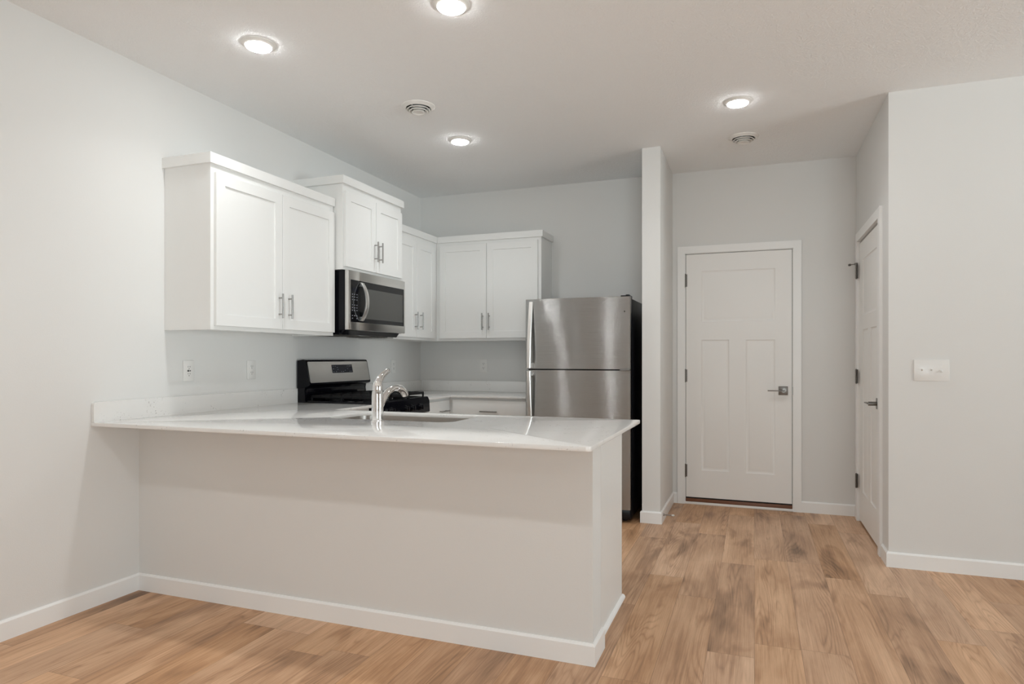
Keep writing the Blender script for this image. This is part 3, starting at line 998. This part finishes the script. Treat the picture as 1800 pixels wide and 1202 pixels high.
# faucet
fx, fy = 1.294, -2.829
fc = thing('faucet', 'chrome single-lever kitchen faucet standing behind the sink', 'faucet', (fx, fy, CZ))
c = (fx, fy, CZ)
obj('base_ring', B().lathe(c, [(0.0, 0.0), (0.0335, 0.0), (0.0335, 0.003), (0.031, 0.006), (0.0, 0.006)], 40), M['chrome'], fc)
obj('body', B().lathe(c, [(0.029, 0.006), (0.0295, 0.05), (0.0295, 0.13), (0.028, 0.143), (0.0265, 0.152), (0.0, 0.152)], 40), M['chrome'], fc)
lv = B()
lv.lathe(c, [(0.0, 0.1545), (0.0262, 0.1545), (0.0268, 0.160), (0.0258, 0.178), (0.0225, 0.194), (0.013, 0.204), (0.0, 0.207)], 32)
lv.tube([(fx, fy - 0.002, CZ + 0.165), (fx, fy + 0.006, CZ + 0.190), (fx, fy + 0.022, CZ + 0.212), (fx, fy + 0.045, CZ + 0.229), (fx, fy + 0.072, CZ + 0.242), (fx, fy + 0.096, CZ + 0.252), (fx, fy + 0.108, CZ + 0.2555), (fx, fy + 0.112, CZ + 0.2565)],
        [0.0262, 0.0255, 0.0230, 0.0195, 0.0170, 0.0150, 0.0120, 0.0050], 20, True, 0.62)
obj('lever', lv, M['chrome'], fc)
sp = [(fx, fy + 0.010, CZ + 0.060), (fx, fy + 0.034, CZ + 0.092), (fx, fy + 0.066, CZ + 0.123), (fx, fy + 0.104, CZ + 0.147), (fx, fy + 0.146, CZ + 0.160), (fx, fy + 0.186, CZ + 0.1615)]
obj('spout', B().tube(sp, [0.020, 0.0195, 0.0185, 0.0178, 0.0172, 0.017], 22), M['chrome'], fc)
sh = [(fx, fy + 0.186, CZ + 0.1615), (fx, fy + 0.222, CZ + 0.156), (fx, fy + 0.252, CZ + 0.143), (fx, fy + 0.271, CZ + 0.126), (fx, fy + 0.276, CZ + 0.115)]
obj('spray_head', B().tube(sh, [0.0185, 0.0192, 0.0198, 0.0198, 0.0185], 22), M['chrome'], fc)
obj('nozzle', B().tube([(fx, fy + 0.2755, CZ + 0.116), (fx, fy + 0.279, CZ + 0.106)], [0.0155, 0.0145], 18), M['dark'], fc)

# ------------------------------------------------------------------ range
rg = thing('range', 'black gas range with stainless backguard between the counters', 'stove', (0.35, (RY0 + RY1) / 2, 0))
ya, yb = RY0 + 0.001, RY1 - 0.001
b = B(); b.box(0.02, 0.615, ya, yb, 0.03, 0.905)
for px_ in (0.06, 0.58):
    for py_ in (ya + 0.05, yb - 0.05):
        b.cyl((px_, py_, 0.0), (px_, py_, 0.03), 0.015, 12)
obj('body', b, M['black'], rg)
# cooktop tray with raised rim
b = B(); b.box(0.022, 0.645, ya - 0.002, yb + 0.002, 0.905, 0.921, 0.004)
for a_ in ((0.10, 0.645, ya - 0.002, ya + 0.012), (0.10, 0.645, yb - 0.012, yb + 0.002), (0.633, 0.647, ya - 0.002, yb + 0.002)):
    b.box(a_[0], a_[1], a_[2], a_[3], 0.915, 0.928, 0.004)
ck = obj('cooktop', b, M['black'], rg)
burn = [(0.22, -1.67), (0.50, -1.67), (0.36, -1.4625), (0.22, -1.255), (0.50, -1.255)]
for (bx_, by_) in burn:
    bb = obj('burner', B().lathe((bx_, by_, 0.921), [(0.052, 0.0), (0.050, 0.010), (0.036, 0.014), (0.036, 0.017), (0.038, 0.020), (0.034, 0.024), (0.0, 0.025)], 28), M['matte_black'], ck)
for (g0, g1) in ((ya + 0.016, -1.594), (-1.586, -1.339), (-1.331, yb - 0.016)):
    g = B(); z0, z1 = 0.948, 0.966
    g.box(0.115, 0.625, g0, g0 + 0.013, z0, z1, 0.003); g.box(0.115, 0.625, g1 - 0.013, g1, z0, z1, 0.003)
    g.box(0.115, 0.128, g0, g1, z0, z1, 0.003); g.box(0.612, 0.625, g0, g1, z0, z1, 0.003); g.box(0.3635, 0.3765, g0, g1, z0, z1, 0.003)
    gm = (g0 + g1) / 2
    g.box(0.128, 0.612, gm - 0.0055, gm + 0.0055, z0 + 0.003, z1, 0.002)
    for gx in (0.20, 0.285, 0.455, 0.54):
        g.box(gx - 0.0055, gx + 0.0055, g0, g1, z0 + 0.003, z1, 0.002)
    for gx in (0.121, 0.370, 0.619):
        for gy in (g0 + 0.0065, g1 - 0.0065):
            g.tube([(gx, gy, 0.950), (gx, gy, 0.9215)], [0.008, 0.006], 10)
    obj('grate', g, M['matte_black'], ck, 'black cast iron grate')
# front control panel, sloped
prf = [(0.615, 0.805), (0.660, 0.805), (0.668, 0.812), (0.664, 0.896), (0.650, 0.9265), (0.615, 0.9265)]
cp = obj('control_panel', B().prism(prf, lambda p: (p[0], ya, p[1]), lambda p: (p[0], yb, p[1])), M['black'], rg)
for ky in (-1.735, -1.665, -1.4625, -1.372, -1.245):
    kb = B()
    kb.tube([(0.664, ky, 0.858), (0.673, ky, 0.858)], [0.027, 0.027], 24)
    kb.tube([(0.673, ky, 0.858), (0.698, ky, 0.858)], [0.0225, 0.019], 24)
    kb.box(0.680, 0.7035, ky - 0.005, ky + 0.005, 0.838, 0.878, 0.002)
    obj('knob', kb, M['black'], cp)
od = obj('oven_door', B().box(0.617, 0.655, ya + 0.004, yb - 0.004, 0.215, 0.797, 0.006), M['steel_side'], rg, 'stainless oven door')
obj('oven_window', B().box(0.654, 0.6575, ya + 0.10, yb - 0.10, 0.33, 0.66, 0.002), M['glass'], od)
hb = B().cyl((0.705, ya + 0.05, 0.745), (0.705, yb - 0.05, 0.745), 0.012, 18)
for hy in (ya + 0.09, yb - 0.09): hb.cyl((0.652, hy, 0.745), (0.705, hy, 0.745), 0.009, 14)
obj('handle', hb, M['hbright'], od)
obj('drawer', B().box(0.617, 0.650, ya + 0.004, yb - 0.004, 0.05, 0.207, 0.005), M['steel_side'], rg, 'stainless bottom drawer')
# backguard: riser, overhanging tilted head
prf = [(0.012, 0.900), (0.084, 0.900), (0.080, 0.955), (0.075, 0.995), (0.080, 1.022), (0.112, 1.032), (0.121, 1.040), (0.120, 1.050), (0.088, 1.207), (0.080, 1.217), (0.062, 1.2205), (0.012, 1.212)]
bgd = obj('backguard', B().prism(prf, lambda p: (p[0], RY0, p[1]), lambda p: (p[0], RY1, p[1])), M['black'], rg)


def tilt(t, y, off=0.0):
    """point on the tilted face: t from bottom (0) to top (1)"""
    x = 0.1205 + (0.0885 - 0.1205) * t; z = 1.048 + (1.2065 - 1.048) * t
    n = Vector((0.1585, 0, 0.032)).normalized()
    return (x + n.x * off, y, z + n.z * off)


def tilt_plate(y0_, y1_, t0, t1, o0, o1, r=0.0):
    b = B()
    rt = r / 0.1617
    ptsl = []
    for (cy, ct, a0) in ((y1_ - r, t0 + rt, -PI / 2), (y1_ - r, t1 - rt, 0), (y0_ + r, t1 - rt, PI / 2), (y0_ + r, t0 + rt, PI)):
        for k in range(5):
            a = a0 + PI / 2 * k / 4
            ptsl.append((cy + r * math.cos(a), ct + rt * math.sin(a)))
    return b.prism(ptsl, lambda p: tilt(p[1], p[0], o0), lambda p: tilt(p[1], p[0], o1))


fp = obj('front_plate', tilt_plate(RY0 + 0.010, RY1 - 0.010, 0.03, 0.985, -0.001, 0.003, 0.009), M['steel_side'], rg, 'brushed stainless control plate')
dsp = obj('display', tilt_plate(-1.568, -1.306, 0.44, 0.83, 0.002, 0.0042, 0.003), M['display'], rg, 'dark blue display with key marks')
# pale key prints of the display
for (ky, kt) in [(-1.552, 0.76), (-1.525, 0.76), (-1.500, 0.70), (-1.552, 0.63), (-1.552, 0.50), (-1.520, 0.50), (-1.497, 0.60), (-1.455, 0.50), (-1.43, 0.50), (-1.405, 0.55), (-1.37, 0.76), (-1.345, 0.76), (-1.325, 0.76), (-1.37, 0.63), (-1.345, 0.50), (-1.325, 0.50)]:
    p0 = tilt(kt, ky, 0.0046)
    kp = B().box(p0[0] - 0.0006, p0[0] + 0.0006, ky - 0.004, ky + 0.004, p0[2] - 0.0018, p0[2] + 0.0018)
    obj('key_print', kp, M['mark'], dsp)
# inner recess line on the riser
obj('vent_trim', B().box(0.070, 0.0815, RY0 + 0.022, RY1 - 0.022, 0.962, 1.012, 0.006), M['black'], bgd)

# ------------------------------------------------------------------ microwave
MY0, MY1, MZ0, MZ1, MX = -1.8465, -1.0745, 1.426, 1.8445, 0.443
mw = thing('microwave', 'stainless over-the-range microwave hung under the raised cabinet', 'microwave', (0.2, (MY0 + MY1) / 2, MZ0))
obj('body', B().box(0.0008, 0.412, MY0 + 0.001, MY1 - 0.001, MZ0, MZ1, 0.003), M['black'], mw)
SEP = -1.715
b = B().box(0.412, MX, MY0, SEP - 0.0012, MZ0 + 0.002, MZ1 - 0.001, 0.003)
kpn = obj('keypad_panel', b, M['steel_side'], mw, 'stainless strip carrying the keypad')
GZ0, GZ1 = 1.484, 1.779
GY0, GY1 = -1.822, -1.094
obj('keypad_glass', B().box(MX - 0.001, MX + 0.0015, GY0, SEP - 0.0014, GZ0, GZ1, 0.0006, 1), M['glass'], kpn, 'black keypad glass')
obj('display', B().box(MX + 0.001, MX + 0.0022, -1.806, -1.744, 1.698, 1.722), M['display'], kpn)
for r_ in range(10):
    if r_ in (3, 7): continue
    for c_ in range(3):
        if r_ == 9 and c_ == 1: continue
        yy, zz = -1.803 + c_ * 0.027, 1.678 - r_ * 0.0187
        bt = B().box(MX + 0.001, MX + 0.0023, yy - 0.0045, yy + 0.0045, zz - 0.003, zz + 0.003)
        obj('button', bt, M['mark'], kpn)
dr = obj('door', B().box(0.412, MX, SEP + 0.0012, MY1, MZ0 + 0.002, MZ1 - 0.001, 0.003), M['steel_side'], mw, 'stainless door')
obj('door_glass', B().box(MX - 0.001, MX + 0.0015, SEP + 0.0014, GY1, GZ0, GZ1, 0.0006, 1), M['glass'], dr, 'black door glass')
obj('window', B().box(MX + 0.001, MX + 0.0021, -1.640, -1.116, GZ0 + 0.030, 1.731, 0.0004, 1), M['window_mesh'], dr, 'grey mesh viewing window')
# curved flat handle
hp = []
hw = 0.019
for k in range(17):
    s = -1 + 2 * k / 16
    xx = MX + 0.006 + 0.050 * (1 - s * s) ** 0.8
    hp.append((xx, 1.632 + s * 0.137))
b = B()
ring = []
for k, (xx, zz) in enumerate(hp):
    s = -1 + 2 * k / 16
    yc = -1.694
    t_ = 0.007
    ring.append([b.bm.verts.new(p) for p in ((xx - t_, yc - hw, zz), (xx, yc - hw, zz), (xx + 0.003, yc - hw * 0.5, zz), (xx + 0.003, yc + hw * 0.5, zz), (xx, yc + hw, zz), (xx - t_, yc + hw, zz))])
for a_, c_ in zip(ring, ring[1:]):
    for k in range(6): b.bm.faces.new((a_[k], a_[(k + 1) % 6], c_[(k + 1) % 6], c_[k]))
b.bm.faces.new(ring[0]); b.bm.faces.new(list(reversed(ring[-1])))
for zz in (hp[1][1], hp[-2][1]):
    b.box(MX + 0.0012, hp[1][0], -1.694 - 0.010, -1.694 + 0.010, zz - 0.012, zz + 0.012)
obj('handle', b, M['hbright'], dr, 'bright curved bar handle')
b = B()
b.prism([(0.03, MZ0), (0.400, MZ0), (0.375, MZ0 - 0.030), (0.05, MZ0 - 0.030)], lambda p: (p[0], MY0 + 0.012, p[1]), lambda p: (p[0], MY1 - 0.020, p[1]))
gr = obj('bottom_grille', b, M['black'], mw)
for gy in (-1.66, -1.26):
    f = B()
    f.box(0.10, 0.32, gy - 0.12, gy + 0.12, MZ0 - 0.034, MZ0 - 0.029, 0.001)
    for k in range(7): f.box(0.115 + k * 0.03, 0.125 + k * 0.03, gy - 0.11, gy + 0.11, MZ0 - 0.0365, MZ0 - 0.033)
    obj('grease_filter', f, M['bronze'], gr)

# ------------------------------------------------------------------ refrigerator
FX0, FX1, FY, FZ = 1.392, 2.2145, -0.868, 1.689
fr = thing('refrigerator', 'stainless top-freezer refrigerator with black sides', 'refrigerator', ((FX0 + FX1) / 2, -0.45, 0))
b = B(); b.box(FX0 + 0.004, FX1 - 0.002, -0.800, -0.03, 0.03, FZ - 0.012, 0.004)
for px_ in (FX0 + 0.06, FX1 - 0.06):
    for py_ in (-0.74, -0.10): b.cyl((px_, py_, 0), (px_, py_, 0.031), 0.02, 12)
obj('case', b, M['fridge_side'], fr, 'black textured case')
obj('kick_plate', B().box(FX0 + 0.012, FX1 - 0.006, -0.826, -0.800, 0.024, 0.098, 0.006), M['fridge_side'], fr)
XM = (FX0 + FX1) / 2


def bowed_door(z0, z1, seed):
    """door skin bowed outward across its width, with the slight unevenness of pressed sheet"""
    b = B(); bm = b.bm
    nx, nz = 28, 22
    hwid = (FX1 - FX0) / 2
    grid = []
    for j in range(nz + 1):
        row = []
        tz = j / nz; z = z0 + (z1 - z0) * tz
        for i in range(nx + 1):
            u = (-1 if i == 0 else 1 if i == nx else -0.988 + 1.976 * (i - 1) / (nx - 2))
            x = XM + u * hwid
            bow = 0.0215 * (1 - u * u)
            if seed == 1:
                tw = 0.0038 * math.sin(u * 2.2 + 0.4) * (tz - 0.35) * 1.3 - 0.0016 * math.sin(2.6 * tz * PI) * u
            else:
                tw = 0.0016 * math.sin(u * 2.4 - 0.3) * (tz - 0.6) + 0.0016 * math.sin(2.2 * tz * PI) * u
            y = FY - bow + 0.0215 + tw * (1 - u ** 6) - 0.004
            if abs(u) > 0.995: y += 0.005
            row.append(bm.verts.new((x, y, z)))
        grid.append(row)
    for j in range(nz):
        for i in range(nx):
            bm.faces.new((grid[j][i], grid[j][i + 1], grid[j + 1][i + 1], grid[j + 1][i]))
    # sides back to the gasket
    yb_ = -0.808
    per = [grid[0][i] for i in range(nx + 1)] + [grid[j][nx] for j in range(1, nz + 1)] + [grid[nz][i] for i in range(nx - 1, -1, -1)] + [grid[j][0] for j in range(nz - 1, 0, -1)]
    bk = [bm.verts.new((v.co.x, yb_, v.co.z)) for v in per]
    n = len(per)
    for k in range(n):
        bm.faces.new((per[k], per[(k + 1) % n], bk[(k + 1) % n], bk[k]))
    bm.faces.new(bk)
    return b


def fridge_handle(parent, z_root, z_tip, label):
    """flat bar fixed at z_root, bowing out toward z_tip at the door gap"""
    b = B(); n = 14; ring = []
    for k in range(n + 1):
        t = k / n
        z = z_root + (z_tip - z_root) * t
        out = 0.012 + 0.046 * math.sin(min(1, t * 1.0) * PI / 2)
        xl = FX0 + 0.034 - 0.004 * t
        yf = FY + 0.006 - out
        th = 0.020
        ring.append([b.bm.verts.new(p) for p in ((xl, yf + th, z), (xl, yf + 0.004, z), (xl + 0.004, yf, z), (xl + 0.026, yf, z), (xl + 0.030, yf + 0.004, z), (xl + 0.030, yf + th, z))])
    for a_, c_ in zip(ring, ring[1:]):
        for k in range(6): b.bm.faces.new((a_[k], a_[(k + 1) % 6], c_[(k + 1) % 6], c_[k]))
    b.bm.faces.new(ring[0]); b.bm.faces.new(list(reversed(ring[-1])))
    # foot joining the free end to the door
    zt0, zt1 = sorted((z_tip, z_tip + (z_root - z_tip) * 0.07))
    b.box(FX0 + 0.032, FX0 + 0.058, FY - 0.040, FY + 0.014, zt0, zt1)
    zt0, zt1 = sorted((z_root, z_root + (z_tip - z_root) * 0.08))
    b.box(FX0 + 0.036, FX0 + 0.062, FY + 0.008, FY + 0.016, zt0, zt1)
    return obj('handle', b, M['hbright'], parent, label)


GAP = 1.1425
fd = obj('freezer_door', bowed_door(GAP + 0.005, FZ, 1), M['steel'], fr, 'brushed stainless freezer door', angle=25)
fridge_handle(fd, FZ - 0.020, GAP + 0.012, 'bright curved bar handle')
obj('badge_plug', B().tube([(2.172, FY + 0.016, 1.578), (2.172, FY + 0.009, 1.578)], 0.004, 12), M['dark'], fd)
rd = obj('fresh_food_door', bowed_door(0.102, GAP - 0.005, 2), M['steel'], fr, 'brushed stainless lower door', angle=25)
fridge_handle(rd, 0.62, GAP - 0.012, 'bright curved bar handle')
obj('gasket', B().box(FX0 + 0.010, FX1 - 0.008, -0.808, -0.7995, 0.104, FZ - 0.004), M['dark'], fr)
b = B(); b.box(FX1 - 0.075, FX1 - 0.004, -0.845, -0.740, FZ, FZ + 0.010, 0.004); b.cyl((FX1 - 0.022, -0.838, FZ), (FX1 - 0.022, -0.838, FZ + 0.014), 0.015, 16)
b.box(FX1 - 0.06, FX1 - 0.006, -0.79, -0.74, FZ - 0.013, FZ + 0.002)
obj('hinge_cover', b, M['fridge_side'], fr)
obj('middle_hinge', B().box(FX1 - 0.075, FX1 - 0.003, -0.8735, -0.79, GAP - 0.0035, GAP + 0.0035), M['handle'], fr, 'bright steel hinge plate')


# ------------------------------------------------------------------ outlets and switches
def outlet(mp, u, v, label, gfci=False):
    r = thing('outlet', label, 'outlet', mp(u, v, 0), 'white wall outlets')
    obj('cover_plate', B().mbox(mp, u - 0.0385, u + 0.0385, v - 0.060, v + 0.060, 0.0003, 0.006, 0.003), M['plate'], r)
    rc = obj('receptacle', B().mbox(mp, u - 0.0175, u + 0.0175, v - 0.034, v + 0.034, 0.004, 0.0075, 0.001), M['plate'], r)
    for k in (-1, 1):
        zc = v + k * 0.020
        for du in (-0.0065, 0.0065):
            s = B().mbox(mp, u + du - 0.0011, u + du + 0.0011, zc - 0.001, zc + 0.008, 0.007, 0.0079)
            obj('slot', s, M['dark'], rc, 'dark socket slot')
        a = mp(u, zc - 0.008, 0.007); c_ = mp(u, zc - 0.008, 0.0079)
        obj('ground_hole', B().tube([a, c_], 0.0026, 10), M['dark'], rc, 'dark round socket hole')
    if gfci:
        obj('test_button', B().mbox(mp, u - 0.011, u - 0.002, v - 0.005, v + 0.005, 0.007, 0.0092, 0.0006), M['dark'], rc, 'black test button')
        obj('reset_button', B().mbox(mp, u + 0.003, u + 0.011, v - 0.003, v + 0.003, 0.007, 0.0092, 0.0006), M['dark'], rc, 'black reset button')
    for k in (-1, 1):
        obj('screw', B().tube([mp(u, v + k * 0.047, 0.0055), mp(u, v + k * 0.047, 0.0068)], 0.003, 10), M['plate'], r)


outlet(onL, -2.790, 1.1575, 'white outlet with black test buttons, leftmost under the wide cabinet', True)
outlet(onL, -2.290, 1.155, 'white outlet on the left wall, just left of the range')
outlet(onL, -0.518, 1.1545, 'white outlet on the left wall, right of the range')
outlet(onB, 0.674, 1.156, 'white outlet on the far wall, left of the fridge')

sw = thing('light_switch', 'white triple toggle switch plate on the right wall', 'light switch', (4.037, YR, 1.16))
obj('cover_plate', B().mbox(onR, 3.948, 4.126, 1.098, 1.222, 0.0003, 0.0065, 0.003), M['plate'], sw)
for i, u in enumerate((3.989, 4.037, 4.085)):
    up = (1, 1, -1)[i]
    b = B()
    b.mbox(onR, u - 0.0055, u + 0.0055, 1.148, 1.172, 0.006, 0.0072)
    b.tube([onR(u, 1.160, 0.004), onR(u, 1.160 + up * 0.009, 0.018)], [0.005, 0.0042], 10)
    obj('toggle', b, M['plate'], sw)
    for z in (1.130, 1.190):
        obj('screw', B().tube([onR(u, z, 0.006), onR(u, z, 0.0075)], 0.003, 10), M['plate'], sw)

# spring door stop on the partition baseboard
ds = thing('door_stop', 'thin spring door stop on the baseboard beside the far door', 'door stop', (S2 + BBT, -0.695, 0.054))
obj('base', B().tube([(S2 + BBT, -0.695, 0.054), (S2 + BBT + 0.008, -0.695, 0.054)], [0.011, 0.008], 16), M['handle'], ds)
b = B()
coil = [(S2 + BBT + 0.006 + 0.058 * k / 140, -0.695 + 0.0042 * math.cos(k * 2 * PI / 10), 0.054 + 0.0042 * math.sin(k * 2 * PI / 10)) for k in range(141)]
b.tube(coil, 0.0011, 6)
obj('spring', b, M['handle'], ds)
obj('tip', B().tube([(S2 + BBT + 0.062, -0.695, 0.054), (S2 + BBT + 0.078, -0.695, 0.054), (S2 + BBT + 0.081, -0.695, 0.054)], [0.0068, 0.0068, 0.0045], 14), M['rubber'], ds, 'white rubber tip')
